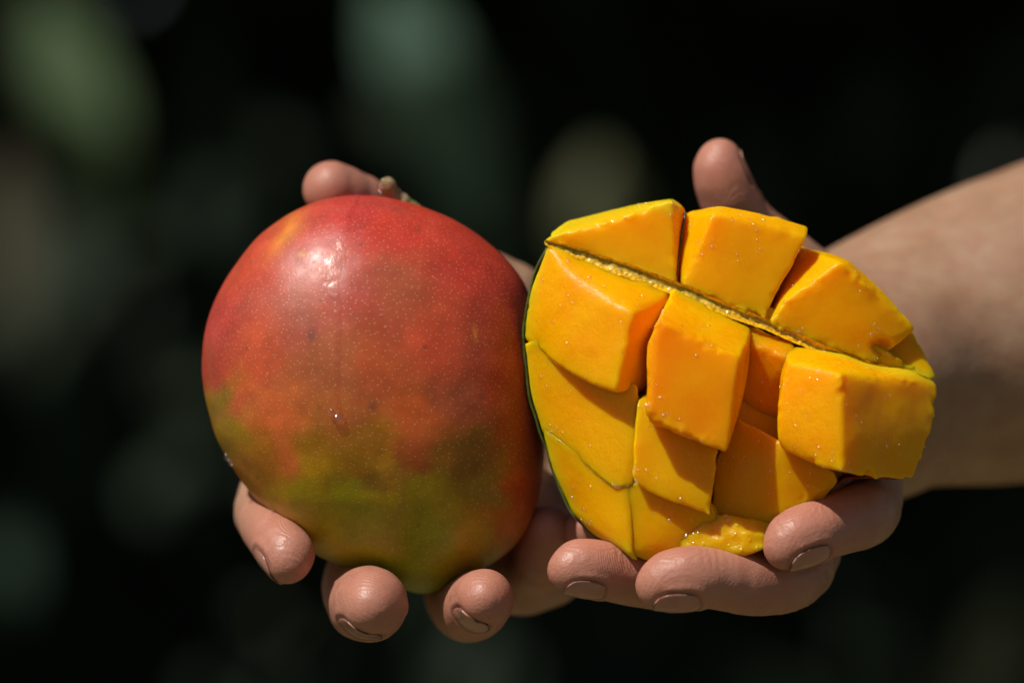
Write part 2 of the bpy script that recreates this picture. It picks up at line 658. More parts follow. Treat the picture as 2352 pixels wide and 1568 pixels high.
trees = [tree('dark leafy tree in deep shade at the left background', -1.7, 3.3, 2600, 5200, 1),
         tree('dark leafy tree in deep shade behind the two mangoes', 0.1, 3.4, 2800, 5200, 2),
         tree('dark leafy tree in deep shade at the right background', 1.9, 3.3, 2600, 5200, 3)]
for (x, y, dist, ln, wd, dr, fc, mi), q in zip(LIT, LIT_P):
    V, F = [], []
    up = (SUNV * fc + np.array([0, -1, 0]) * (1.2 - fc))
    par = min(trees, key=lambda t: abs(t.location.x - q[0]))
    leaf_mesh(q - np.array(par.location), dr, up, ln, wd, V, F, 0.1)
    mesh_obj('leaf', V[0], F[0], M_LEAF_LIT[mi], par, scale=1.0)


# ------------------------------------------------------------------ whole mango
def resample_polar(pts, centre, n):
    p = np.array(pts, float) - centre
    an = np.arctan2(-p[:, 1], p[:, 0])
    r = np.hypot(p[:, 0], p[:, 1])
    o = np.argsort(an)
    an, r = an[o], r[o]
    an = np.r_[an - 2 * math.pi, an, an + 2 * math.pi]
    r = np.r_[r, r, r]
    t = np.linspace(-math.pi, math.pi, n, endpoint=False)
    v = np.interp(t, an, r)
    return t, v


def circ_smooth(v, k):
    w = np.exp(-np.linspace(-2, 2, 2 * k + 1) ** 2)
    w /= w.sum()
    e = np.r_[v[-k:], v, v[:k]]
    return np.convolve(e, w, 'valid')


MANGO = [(820, 448), (760, 455), (700, 475), (640, 508), (590, 545), (545, 600), (510, 655), (485, 715), (470, 775), (466, 830),
         (470, 890), (482, 950), (500, 1010), (525, 1055), (548, 1095), (580, 1140), (625, 1190), (680, 1240), (740, 1280),
         (800, 1302), (860, 1322), (900, 1340), (935, 1358), (970, 1366), (1010, 1358), (1060, 1332), (1100, 1312), (1140, 1288),
         (1180, 1255), (1215, 1205), (1235, 1150), (1247, 1080), (1250, 1000), (1248, 900), (1240, 800), (1225, 710),
         (1200, 645), (1160, 592), (1100, 540), (1040, 502), (980, 477), (920, 460), (870, 450)]
MC = np.array([850.0, 880.0])
MDEP, MFRONT, MBACK = 10.0, 38.0, 40.0
NT = 360
_t, _r = resample_polar(MANGO, MC, NT)
M_RAD = circ_smooth(_r, 5)
M_RAD_S = circ_smooth(_r, 45)


def mango_r(th, f):
    i = (th + math.pi) / (2 * math.pi) * NT
    a = np.interp(i, np.arange(NT + 1), np.r_[M_RAD, M_RAD[0]])
    b = np.interp(i, np.arange(NT + 1), np.r_[M_RAD_S, M_RAD_S[0]])
    g = np.clip((f - 0.5) / 0.5, 0, 1)
    g = g * g * (3 - 2 * g)
    return b + (a - b) * g


def mango_point(th, phi, lift=0.0):
    """phi 0 = nearest to the camera, pi = farthest"""
    f = np.sin(phi)
    r = mango_r(th, f) * f
    dep = np.where(phi < math.pi / 2, -MFRONT, -MBACK) * np.cos(phi)
    x = MC[0] + r * np.cos(th)
    y = MC[1] - r * np.sin(th)
    s = (CAMD * 1000 + MDEP) / (CAMD * 1000)
    return np.stack([(x - 1176) * K * s, MDEP + dep, (784 - y) * K * s], -1)


def mango_at(x, y, lift=0.3):
    """a point on the front of the mango under layout x, y"""
    dx, dy = x - MC[0], MC[1] - y
    th = math.atan2(dy, dx)
    r = math.hypot(dx, dy)
    f = 0.5
    for _ in range(12):
        f = min(r / float(mango_r(np.array(th), np.array(f))), 0.995)
    phi = math.asin(f)
    e = 0.01
    p = mango_point(np.array(th), np.array(phi))
    c = np.array([(MC[0] - 1176) * K, MDEP, (784 - MC[1]) * K])
    n = (p - c) / np.array([48.0, MFRONT, 58.0]) ** 2
    n /= np.linalg.norm(n)
    return p + n * lift, n


PAINT = [
    (700, 490, 0.531, 0.058, 0.0472), (820, 480, 0.531, 0.046, 0.0436), (600, 640, 0.553, 0.071, 0.0436), (500, 750, 0.484, 0.054, 0.0472), (470, 850, 0.462, 0.054, 0.0345),
    (900, 540, 0.576, 0.046, 0.03), (1050, 600, 0.531, 0.046, 0.03), (1180, 700, 0.38, 0.032, 0.03), (800, 650, 0.518, 0.071, 0.0518), (700, 740, 0.462, 0.09, 0.0563),
    (930, 680, 0.484, 0.082, 0.0391), (1000, 800, 0.6, 0.078, 0.0345), (1150, 850, 0.462, 0.054, 0.0254), (1240, 850, 0.392, 0.046, 0.0218), (600, 830, 0.6, 0.09, 0.0391),
    (750, 850, 0.437, 0.109, 0.0436), (880, 880, 0.576, 0.103, 0.0345), (1050, 920, 0.437, 0.09, 0.0391), (560, 920, 0.645, 0.118, 0.0391), (650, 960, 0.691, 0.135, 0.0391),
    (660, 1040, 0.691, 0.153, 0.0345), (510, 920, 0.271, 0.169, 0.0024), (535, 990, 0.365, 0.207, 0.0024), (590, 1060, 0.502, 0.174, 0.0092), (780, 960, 0.484, 0.125, 0.0345),
    (735, 1020, 0.388, 0.158, 0.0068), (730, 1070, 0.553, 0.268, 0.0051), (850, 1020, 0.401, 0.148, 0.0092), (950, 960, 0.669, 0.118, 0.0254), (960, 1030, 0.6, 0.118, 0.03),
    (1080, 1050, 0.243, 0.105, 0.0054), (1120, 1100, 0.292, 0.189, 0.004), (1190, 980, 0.369, 0.054, 0.0172), (1215, 1120, 0.484, 0.071, 0.0128), (1190, 1200, 0.622, 0.125, 0.0081),
    (1150, 1240, 0.462, 0.118, 0.0081), (700, 1130, 0.451, 0.314, 0.004), (800, 1120, 0.384, 0.325, 0.004), (900, 1090, 0.627, 0.298, 0.004), (1000, 1130, 0.472, 0.335, 0.004),
    (850, 1200, 0.359, 0.325, 0.0051), (1000, 1220, 0.314, 0.314, 0.0033), (950, 1330, 0.337, 0.335, 0.0033), (640, 1150, 0.585, 0.335, 0.004), (600, 1110, 0.543, 0.21, 0.0054),
    (750, 1230, 0.451, 0.314, 0.004), (1090, 1250, 0.451, 0.272, 0.004), (820, 1080, 0.388, 0.158, 0.0044)]


def whole_mango():
    root = empty('mango', None, 'whole ripe mango, red on top and green below, resting in the left hand', 'mango')
    root.location = W(850, 1366, MDEP) * 0.001
    loc = np.array(root.location) * 1000
    nth, nph = 300, 170
    th = np.linspace(-math.pi, math.pi, nth, endpoint=False)
    ph = np.linspace(0.012, math.pi - 0.012, nph)
    TH, PH = np.meshgrid(th, ph)
    P = mango_point(TH, PH).reshape(-1, 3)
    c = P.mean(0)
    nrm = (P - c) / np.linalg.norm(P - c, axis=1)[:, None]
    P = P + nrm * (0.45 * vnoise(P, 16, 3) + 0.10 * vnoise(P, 5, 8))[:, None]
    F = []
    for j in range(nph - 1):
        a = j * nth + np.arange(nth)
        b = j * nth + (np.arange(nth) + 1) % nth
        F.append(np.stack([a, b, b + nth, a + nth], 1))
    F = np.concatenate(F).tolist()
    v0 = len(P)
    P = np.r_[P, [mango_point(np.array(0.), np.array(0.0)), mango_point(np.array(0.), np.array(math.pi))]]
    for i in range(nth):
        F.append((v0, (i + 1) % nth, i))
        l = (nph - 1) * nth
        F.append((v0 + 1, l + i, l + (i + 1) % nth))
    # peel colours: inverse distance from sampled spots, with warped coordinates
    lx = P[:, 0] / K + 1176
    ly = 784 - P[:, 2] / K
    wx = 26 * vnoise(P, 9, 1) + 12 * vnoise(P, 4, 2)
    wy = 26 * vnoise(P, 9, 5) + 12 * vnoise(P, 4, 6)
    num = np.zeros((len(P), 3))
    den = np.zeros(len(P))
    for (x, y, r, g, b) in PAINT:
        d2 = (lx + wx - x) ** 2 + (ly + wy - y) ** 2
        w = 1 / (d2 + 450.0) ** 2
        num += w[:, None] * np.array([r, g, b])
        den += w
    C = num / den[:, None]
    # the yellow streak at the upper left shoulder
    sd = np.abs((lx - 655) * 0.83 + (ly - 540) * 0.55) + 0.5 * wx
    sl = -(lx - 655) * 0.55 + (ly - 540) * 0.83
    w = np.exp(-(sd / 24) ** 2) * np.exp(-(sl / 55) ** 2)
    C += (np.array([.78, .30, .04]) - C) * (0.85 * w)[:, None]
    # bruises, a scab and small scars
    for (x, y, sx, sy, col, am) in ((723, 770, 9, 17, (.16, .06, .06), .7), (858, 928, 10, 11, (.18, .06, .04), .65), (1110, 905, 9, 11, (.18, .05, .04), .6),
                                    (1093, 770, 4, 17, (.75, .33, .05), .8), (697, 588, 9, 6, (.75, .38, .10), .7), (880, 620, 60, 40, (.30, .08, .05), .25), (930, 660, 90, 60, (.30, .10, .05), .35),
                                    (960, 525, 10, 9, (.28, .05, .03), .6), (745, 692, 5, 3, (.12, .04, .04), .8), (700, 690, 45, 70, (.38, .13, .09), .35), (1090, 800, 50, 90, (.30, .07, .04), .3)):
        w = np.exp(-((lx + 0.2 * wx - x) / sx) ** 2 - ((ly + 0.2 * wy - y) / sy) ** 2) * am
        C += (np.array(col) - C) * w[:, None]
    C *= np.array([1.0, 1.0, 0.8])
    phv = np.r_[PH.ravel(), 0, math.pi]
    thv = np.r_[TH.ravel(), 0, 0]
    flat = np.stack([phv * np.cos(thv) * 48, phv * np.sin(thv) * 55], 1)
    tag(mesh_obj('peel', P - loc, F, M_PEEL, root, {'Col': C, 'flat': flat}), 'red, orange and green speckled peel')

    # stem stub with sap beads
    pts = [(W(945, 492, 22), 3.6), (W(922, 468, 21), 2.9), (W(907, 452, 20), 2.3), (W(897, 438, 19), 2.0), (W(889, 426, 18), 2.2), (W(886, 421, 17.5), 1.3)]
    lo = np.min([p for p, r in pts], 0) - 7
    hi = np.max([p for p, r in pts], 0) + 7
    G = Grid([np.arange(lo[d], hi[d], 0.3) for d in range(3)])
    D = np.full(G.shape, 25.0, np.float32)
    blk, d = G.chain(pts, 1.0, 5)
    D[blk] = d
    PP = G.pts((slice(None),) * 3)
    D += 0.35 * vnoise(PP, 1.6, 4) + 0.3 * vnoise(PP, 3.1, 2)
    V, Q = surface_nets(D, G.ax)
    st = mesh_obj('stem', V - loc, Q, M_STEM, root)
    for (x, y, dep, r) in ((884, 416, 15, 1.2), (877, 428, 14.5, 1.25), (872, 436, 15.5, 0.9), (897, 418, 16, 0.9)):
        blob('sap_bead', W(x, y, dep) - loc, r, st)
    # sap: a bead on the crest, a thin run down the front and a hanging drop
    p, n = mango_at(820, 452, 0.3)
    blob('sap_bead', W(820, 452, 4) - loc, 1.0, root)
    sap_run(root, loc)
    p, n = mango_at(790, 957, 0.5)
    blob('sap_drop', p - loc, 1.75, root, squash=(1.0, 0.75, 1.15))
    p, n = mango_at(775, 945, 0.3)
    blob('sap_drop', p - loc, 1.0, root, squash=(1.0, 0.6, 1.3))
    for (x, y, r) in ((630, 1162, 0.8), (527, 1048, 1.2), (536, 1062, 1.0)):
        p, n = mango_at(x, y, 0.2)
        blob('dried_sap', p - loc, r, root, squash=(1.0, 0.6, 1.0))
    return root


def blob(name, c, r, parent, squash=(1, 1, 1)):
    V, F = [], []
    nu, nv = 16, 9
    for j in range(nv + 1):
        ph = math.pi * j / nv
        for i in range(nu):
            a = 2 * math.pi * i / nu
            q = np.array([math.sin(ph) * math.cos(a), math.sin(ph) * math.sin(a), math.cos(ph)])
            w = 1 + 0.10 * math.sin(3 * q[0] + c[0]) + 0.08 * math.sin(4 * q[2] + c[2])
            V.append(c + r * w * q * np.array(squash))
    for j in range(nv):
        for i in range(nu):
            F.append((j * nu + i, (j + 1) * nu + i, (j + 1) * nu + (i + 1) % nu, j * nu + (i + 1) % nu))
    return mesh_obj(name, V, F, M_SAP, parent)


def sap_run(root, loc):
    path = [(821, 462, 4), (812, 490, 6), (803, 520, 7), (797, 548, 8), (788, 575, 12), (776, 600, 22), (766, 625, 24), (768, 650, 20), (778, 675, 13), (786, 700, 9), (788, 740, 8),
            (787, 780, 8), (787, 820, 7), (786, 860, 7), (786, 900, 6), (786, 940, 6)]
    xs = np.array([p[0] for p in path], float); ys = np.array([p[1] for p in path], float); ws = np.array([p[2] for p in path], float)
    yy = np.arange(462, 941, 4.0)
    V, F = [], []
    m = 9
    for k, y in enumerate(yy):
        x = np.interp(y, ys, xs) + 2.5 * math.sin(y * 0.11) + 1.5 * math.sin(y * 0.31)
        w = np.interp(y, ys, ws) * (1 + 0.25 * math.sin(y * 0.23) * math.sin(y * 0.07))
        for i in range(m):
            u = -1 + 2 * i / (m - 1)
            h = 0.02 + 0.14 * (1 - u * u) ** 0.7 * (0.75 + 0.35 * math.sin(y * 0.19 + 2 * u) * math.sin(0.07 * y))
            p, n = mango_at(x + u * w, y, h + 0.3)
            p0 = p + 0.45 * n * float(vnoise(p[None], 16, 3)[0]) * 0.9
            V.append(p0 - loc)
    nf = len(V)
    for k in range(len(yy) - 1):
        for i in range(m - 1):
            a = k * m + i
            F.append((a, a + m, a + m + 1, a + 1))
    mesh_obj('sap_run', V, F, M_SAPFILM, root)


def sapfilm_material(name, lo, hi, rough, facing, tint=(0.97, 0.90, 0.86)):
    m, nt, p = new_mat(name)
    co = coords(nt)
    g = nd(nt, 'ShaderNodeBsdfGlossy', Roughness=rough)
    g.inputs['Color'].default_value = (1, 0.95, 0.92, 1)
    t = nd(nt, 'ShaderNodeBsdfTransparent')
    t.inputs['Color'].default_value = (*tint, 1)
    b = bump_n(nt, noise_n(nt, co, 420, 4, 0.6), 0.4, 0.0006)
    nt.links.new(b, g.inputs['Normal'])
    mx = nt.nodes.new('ShaderNodeMixShader')
    if facing:
        lw = nd(nt, 'ShaderNodeLayerWeight', Blend=0.35)
        f = ramp(nt, lw.outputs['Facing'], [(0.0, (lo,) * 3), (0.7, (lo,) * 3), (1.0, (hi,) * 3)])
    else:
        f = ramp(nt, noise_n(nt, co, 260, 4, 0.7), [(0.38, (lo,) * 3), (0.62, (hi,) * 3)])
    nt.links.new(f, mx.inputs[0])
    nt.links.new(t.outputs[0], mx.inputs[1])
    nt.links.new(g.outputs[0], mx.inputs[2])
    nt.links.new(mx.outputs[0], nt.nodes['Material Output'].inputs['Surface'])
    return m


M_SAP = sapfilm_material('sap_bead', 0.12, 0.4, 0.10, True)
M_SAPFILM = sapfilm_material('sap_film', 0.005, 0.05, 0.28, False)
M_JUICE = sapfilm_material('juice', 0.16, 0.16, 0.18, True, (1.0, 0.96, 0.80))
whole_mango()

# ------------------------------------------------------------------ cut mango
CO = -16.0                                     # the cut half stands a little in front of the whole fruit
CUT_C = np.array([1670.0, 880.0])
CUT_OUT = [(1560, 482), (1480, 478), (1419, 486), (1340, 510), (1290, 530), (1258, 556), (1235, 610), (1215, 690), (1202, 760), (1206, 830),
           (1216, 900), (1232, 965), (1255, 1030), (1280, 1100), (1313, 1177), (1340, 1208), (1368, 1232), (1414, 1256), (1484, 1287), (1560, 1292),
           (1640, 1288), (1700, 1276), (1751, 1252), (1820, 1210), (1873, 1166), (1905, 1125), (1940, 1098), (2000, 1095), (2050, 1098), (2092, 1090), (2108, 1020), (2132, 980),
           (2145, 890), (2140, 862), (2115, 810), (2085, 755), (2040, 690), (1990, 645), (1945, 602), (1850, 560), (1760, 505), (1650, 486)]
CUT_RIMDEP = [(-180, 8), (-150, 8), (-120, 4), (-90, 0), (-60, 0), (-40, 4), (-20, 8), (0, 10), (20, 14), (45, 16), (70, 16), (90, 14), (110, 13), (135, 9), (160, 8), (180, 8)]


def hull_planes(pts):
    bm = bmesh.new()
    for p in pts:
        bm.verts.new(Vector(p))
    r = bmesh.ops.convex_hull(bm, input=list(bm.verts))
    bm.normal_update()
    c = np.mean(pts, 0)
    pl = []
    for f in bm.faces:
        n = np.array(f.normal)
        if np.linalg.norm(n) < 0.5: continue
        p0 = np.array(f.verts[0].co)
        if n @ (c - p0) > 0: n = -n
        for (m, q) in pl:
            if m @ n > 0.995: break
        else:
            pl.append((n, n @ p0))
    # each plane touches the hull from outside
    P = np.array(pts)
    pl = [(n, float((P @ n).max())) for n, _ in pl]
    bm.free()
    return pl


def juice(V, Q, loc, parent, seed, dens):  # added beads, flattened to catch sun glints on the wet flesh
    """tiny beads of juice added for glints, along edges and in wet patches"""
    rg = np.random.default_rng(900 + seed)
    A, B, C = V[Q[:, 0]], V[Q[:, 1]], V[Q[:, 3]]
    n = np.cross(B - A, C - A)
    n /= np.linalg.norm(n, axis=1)[:, None] + 1e-9
    vn = np.zeros_like(V)
    cnt = np.zeros(len(V))
    for c in range(4):
        np.add.at(vn, Q[:, c], n)
        np.add.at(cnt, Q[:, c], 1)
    flat = np.linalg.norm(vn, axis=1) / np.maximum(cnt, 1)
    sharp = np.clip((0.985 - flat) / 0.05, 0, 1)            # corners and edges bend the normals
    wet = np.clip(vnoise(V, 6.0, seed + 50) * 2.2 - 0.2, 0, 1)
    w = (0.045 * wet + 0.9 * sharp * wet + 0.006) * (V[:, 1] < np.percentile(V[:, 1], 55))
    k = int(min(len(V) / 300, 50) * dens)
    pick = rg.choice(len(V), size=k, replace=False, p=w / w.sum())
    VV, FF = [], []
    nu, nv = 10, 6
    for p, nn in zip(V[pick], vn[pick]):
        nn = nn / (np.linalg.norm(nn) + 1e-9)
        t1 = np.cross(nn, [0.3, 0.2, 0.93])
        t1 /= np.linalg.norm(t1)
        t2 = np.cross(nn, t1)
        r = rg.uniform(0.28, 0.6) * (1.3 if rg.random() < 0.15 else 1)
        b = len(VV)
        e = rg.uniform(0.8, 1.3)
        for j in range(nv + 1):
            ph = math.pi * j / nv
            for i in range(nu):
                a = 2 * math.pi * i / nu
                VV.append(p + r * (math.sin(ph) * math.cos(a) * t1 * e + math.sin(ph) * math.sin(a) * t2 + 0.5 * math.cos(ph) * nn))
        for j in range(nv):
            for i in range(nu):
                FF.append((b + j * nu + i, b + (j + 1) * nu + i, b + (j + 1) * nu + (i + 1) % nu, b + j * nu + (i + 1) % nu))
    tag(mesh_obj('glint_beads', np.array(VV) - loc, FF, M_JUICE, parent), kind='stuff')


def piece(name, front, parent, loc, back=24.0, extra=(), k=1.6, h=0.55, n_amp=0.45, rag=0.5, mat=None, seed=0, shrink=0.85, cuts=(), grow=0.6, lump=0.0, ruddy=0.0, ruddy_from=-99):
    """a block of flesh: convex body over the given corners, edges softened and roughened"""
    pts = [W(x, y, d + CO) for (x, y, d) in front]
    cen = np.mean([(x, y) for x, y, d in front], 0)
    for (x, y, d) in front:
        pts.append(W(cen[0] + (x - cen[0]) * shrink, cen[1] + (y - cen[1]) * shrink, max(d, -4) + back * 0.6 + CO))
    for e in extra:
        pts.append(W(e[0], e[1], e[2] + CO))
    pts = np.array(pts)
    pl = hull_planes(pts)
    lo = pts.min(0) - 2.5
    hi = pts.max(0) + 2.5
    ax = [np.arange(lo[d], hi[d] + h, h) for d in range(3)]
    G = Grid(ax)
    P = G.pts((slice(None),) * 3)
    D = None
    ds = []
    for n, o in pl:
        d = P @ n.astype(np.float32) - np.float32(o)
        ds.append(d)
        D = d if D is None else smax(D, d, k * 0.75)
    edge = 0.0
    if rag:                                                # a true edge: two well-separated planes at near-equal distance
        N = np.array([n for n, o in pl])
        same = (N @ N.T) > 0.80
        D1 = np.max(ds, 0)
        arg = np.argmax(ds, 0)
        D2 = np.full(G.shape, -1e6, np.float32)
        for jn, d in enumerate(ds):
            D2 = np.maximum(D2, np.where(same[jn][arg], -1e6, d))
        edge = np.exp(-((D1 - D2) / 1.5) ** 2)
    del ds
    D = (D - grow).astype(np.float32)
    mk = np.abs(D) < 4.5
    p = P[mk]
    add = n_amp * (0.8 * vnoise(p, 11.0, seed + 7) + 0.14 * vnoise(p, 4.0, seed + 9))
    if rag:
        gate = np.clip(0.35 + 1.1 * vnoise(p, 8.0, seed + 21), 0.12, 1)
        w = p * np.array([1.0, 0.8, 1.25], np.float32) + 0.9 * vnoise(p, 1.7, seed + 30)[..., None]
        add += edge[mk] * rag * gate * (0.9 * vnoise(w, 3.3, seed + 1) + 0.5 * vnoise(w, 1.35, seed + 4))
    if lump:
        add += lump * vnoise(p, 2.4, seed + 13)
    D[mk] += add
    for (cx, cy, cd, cr) in cuts:                          # bites and tears
        c = W(cx, cy, cd + CO)
        dd = np.sqrt(((P - c) ** 2).sum(-1)) - cr + 0.8 * vnoise(P, 2.5, seed + 11)
        D = smax(D, -dd, 1.2)
    V, Q = surface_nets(D.astype(np.float32), G.ax)
    # flesh turns greenish yellow where it nears the peel
    lx = V[:, 0] / (K * (1 + V[:, 1] / 1400)) + 1176
    ly = 784 - V[:, 2] / (K * (1 + V[:, 1] / 1400))
    an = np.arctan2(-(ly - CUT_C[1]), lx - CUT_C[0])
    rr = np.hypot(lx - CUT_C[0], ly - CUT_C[1])
    ro = np.interp((an + math.pi) / (2 * math.pi) * 360, np.arange(361), np.r_[CUT_R, CUT_R[0]])
    dist = (ro - rr) * K
    rim = np.clip(1 - dist / 4.5, 0, 1) ** 1.6 * (lx < 1560)
    gl = np.interp(lx, [p[0] for p in GROOVE], [p[1] for p in GROOVE])
    gd = np.abs(ly - gl) * K
    rim = np.maximum(rim, np.clip(1 - gd / 3.2, 0, 1) ** 1.3 * 0.9 * (V[:, 1] > -6.5 + CO))
    o = mesh_obj(name, V - loc, Q, mat or M_FLESH, parent, {'rim': rim, 'ruddy': np.clip(ruddy + 0.25 * vnoise(V, 9.0, seed + 60) * (ruddy > 0), 0, 1) * np.clip((CO - V[:, 1] - ruddy_from) / 5, 0, 1)})
    if name != 'flesh_base':
        juice(V, Q, loc, parent, seed, 1.5 if mat else 1.0)
    return o


GROOVE = [(1250, 553), (1320, 577), (1400, 605), (1475, 631), (1545, 657), (1600, 678), (1660, 704), (1760, 742), (1830, 773), (1900, 803), (1980, 832), (2060, 852), (2130, 866)]
_t, _r = resample_polar(CUT_OUT, CUT_C, 360)
CUT_R = circ_smooth(_r, 2)


def cut_mango():
    root = empty('cut_mango', None, 'mango half scored into yellow cubes and turned inside out, held by the right hand', 'mango')
    root.location = W(1600, 1290, CO) * 0.001
    loc = np.array(root.location) * 1000
    # peel: a bowl behind the flesh, with real thickness
    nth, nr = 360, 26
    th = np.linspace(-math.pi, math.pi, nth, endpoint=False)
    rim = np.interp(np.degrees(th), [a for a, b in CUT_RIMDEP], [b for a, b in CUT_RIMDEP]) + CO
    sm = circ_smooth(CUT_R, 20)
    V = []
    for j in range(nr):
        f = j / (nr - 1)
        ph = f * math.pi / 2 * 0.995
        g = math.cos(ph)
        for i in range(nth):
            ro = sm[i] + (CUT_R[i] - sm[i]) * max(0.0, 1 - 2.2 * f) + 0.5 - 16 * max(0.0, min(1.0, 1.6 * math.cos(th[i] - 1.05)))
            w = 1.5 * math.sin(th[i] * 9 + 1) * math.sin(th[i] * 23) * (1 - f)
            r = (ro + w) * (g ** 0.8)
            s = (1400 + rim[i]) / 1400
            dep = rim[i] + (33 - 0.3 * (rim[i] - CO)) * math.sin(ph)
            V.append(((CUT_C[0] + r * math.cos(th[i]) - 1176) * K * s, dep, (784 - CUT_C[1] + r * math.sin(th[i])) * K * s))
    V = np.array(V)
    V = V + 0.25 * np.stack([vnoise(V, 5, 1), vnoise(V, 5, 2), vnoise(V, 5, 3)], 1)
    F = []
    for j in range(nr - 1):
        for i in range(nth):
            a, b = j * nth + i, j * nth + (i + 1) % nth
            F.append((a, a + nth, b + nth, b))
    F.append([(nr - 1) * nth + i for i in range(nth)])
    TH = np.tile(th, nr)
    red = np.clip(np.cos(TH + 0.6) * 1.4 + 0.2, 0, 1)
    C = np.array([.06, .095, .012]) * (1 - red)[:, None] + np.array([.30, .05, .015]) * red[:, None]
    o = mesh_obj('peel', V - loc, F, M_CUTPEEL, root, {'Col': C})
    tag(o, 'thin peel, dark green at the left edge and reddish at the right')
    sol = o.modifiers.new('thickness', 'SOLIDIFY')
    sol.thickness = 0.0007
    sol.offset = 0

    # flesh left on the peel under the cubes
    base = []
    for i in range(0, 360, 12):
        x = CUT_C[0] + CUT_R[i] * 0.93 * math.cos(th[i])
        y = CUT_C[1] - CUT_R[i] * 0.93 * math.sin(th[i])
        base.append((x, y, rim[i] - CO + 7))
    piece('flesh_base', base, root, loc, back=22, shrink=0.6, h=0.9, rag=0, k=3, seed=40, extra=[(1560, 900, 2), (1720, 900, 3)],
          cuts=[(1975, 1150, 10, 9)])

    piece('flesh_base', [(1218, 800, 9), (1252, 985, 8.5), (1318, 1170, 8), (1372, 1224, 6), (1450, 1262, -2), (1500, 1280, -1), (1600, 1280, -4), (1630, 1180, -8), (1560, 1140, -8), (1440, 1110, -6), (1455, 900, -6), (1400, 860, -3)],
          root, loc, back=12, seed=41, rag=0, k=1.5, n_amp=0.3)
    # upper row: walls that face the camera, tops that face the sky
    piece('cube', [(1258, 553, 8), (1300, 512, 16), (1419, 480, 17), (1545, 462, 16), (1541, 463, 3), (1400, 512, 3), (1300, 538, 5), (1548, 642, 1), (1400, 598, 3), (1574, 486, 14), (1556, 640, 10)],
          root, loc, back=14, seed=1, k=0.9, rag=0.9)
    piece('cube', [(1572, 490, 15), (1654, 475, 6), (1642, 496, -2), (1754, 496, 4), (1849, 530, 5), (1848, 543, 2), (1836, 572, 1), (1795, 630, -1), (1772, 692, -2), (1752, 726, -2.2), (1650, 690, -2), (1570, 652, -1), (1561, 640, 12)],
          root, loc, back=14, seed=2, k=1.0, rag=1.0)
    piece('cube', [(1836, 572, 17), (1912, 584, 12), (1946, 597, 8), (1930, 604, -3), (1989, 640, 5), (2041, 687, 5), (2078, 734, 5), (2096, 755, 5), (2035, 788, 1), (1796, 704, -3), (1776, 700, 10), (1772, 736, -2.4), (1900, 790, -1.6), (2010, 826, 1.5)],
          root, loc, back=14, seed=3, k=1.0, rag=0.9, cuts=[(2030, 800, 0, 3.2)])
    piece('cube', [(1985, 808, 6), (2030, 785, 9), (2085, 758, 11), (2118, 815, 9), (2141, 861, 8), (2128, 867, 6), (2060, 850, 5)], root, loc, back=12, seed=4, k=0.8)
    # strip of flesh at the foot of the upper row
    piece('flesh_strip', [(1560, 640, 5), (1640, 668, 1), (1745, 702, -0.4), (1812, 723, -0.6), (1905, 758, 0), (2012, 800, 2.5), (2126, 860, 7), (2060, 852, 5.5), (1900, 800, 1), (1760, 742, 0), (1650, 698, 0.5), (1560, 656, 4)],
          root, loc, back=12, seed=5, k=0.8, rag=0.7)

    # middle row
    piece('cube', [(1212, 700, 7), (1262, 567, 5), (1543, 670, 0), (1450, 722, -13), (1300, 640, -2), (1414, 898, -15), (1392, 884, -14), (1352, 879, -11), (1244, 797, 3), (1205, 780, 7), (1496, 787, 3), (1494, 889, 5), (1440, 905, 2)],
          root, loc, back=14, seed=6, k=1.6, n_amp=0.9, cuts=[(1375, 905, -18, 3.0)])
    piece('cube', [(1549, 667, -1), (1720, 757, -3), (1696, 828, -20), (1514, 742, -20), (1493, 790, -19), (1490, 957, -22), (1581, 1000, -22), (1667, 1034, -23), (1690, 850, -21), (1722, 790, -2), (1710, 880, -4), (1688, 962, -6), (1495, 800, -2), (1496, 935, -2), (1660, 1000, -3)],
          root, loc, back=12, seed=7, k=0.9, rag=1.0, ruddy=0.5, ruddy_from=16)
    piece('cube', [(1706, 738, 0), (1815, 786, -1), (1822, 830, -7), (1722, 788, -4), (1815, 880, 1), (1715, 860, 3), (1795, 985, 8), (1690, 975, 8)],
          root, loc, back=10, seed=8, k=1.5, n_amp=1.0, ruddy=0.6)
    piece('cube', [(1808, 800, -3), (1900, 808, -2), (2060, 856, 4), (2122, 866, 6), (2147, 886, 6), (1813, 834, -13), (1800, 895, -14), (1786, 950, -15), (1788, 1010, -15), (1798, 1030, -15), (1882, 1072, -22), (1928, 858, -24), (1936, 1082, -26),
                   (2025, 1096, -14), (2092, 1092, -3), (2106, 1018, -1), (2138, 975, 1)], root, loc, back=14, seed=9, k=1.6, ruddy=0.12, n_amp=0.8, rag=1.1, cuts=[(1985, 1105, -18, 3.4), (2075, 1112, -4, 2.5)])
    # lower rows
    piece('cube', [(1214, 794, 6), (1226, 900, 6), (1252, 988, 5.5), (1310, 1036, 0), (1430, 1112, -8.5), (1444, 1110, -8.5), (1456, 1000, -9), (1460, 890, -8), (1400, 855, -6), (1255, 785, 3)],
          root, loc, back=14, seed=10, k=0.7, rag=0.2, grow=0.8)
    piece('cube', [(1465, 924, -11), (1482, 908, -8), (1458, 1100, -13), (1475, 1120, -13), (1628, 1177, -14.5), (1636, 1100, -14), (1644, 1015, -12), (1600, 955, -7)],
          root, loc, back=14, seed=11, k=1.2, rag=0.8)
    piece('cube', [(1696, 968, -3), (1803, 1024, -12), (1914, 1086, -10), (1921, 1100, -8), (1900, 1130, -7), (1872, 1166, -6), (1790, 1212, -9), (1640, 1182, -5), (1642, 1070, -4), (1662, 1030, -2)],
          root, loc, back=14, seed=12, k=1.0, ruddy=0.15, rag=0.8, shrink=0.9)
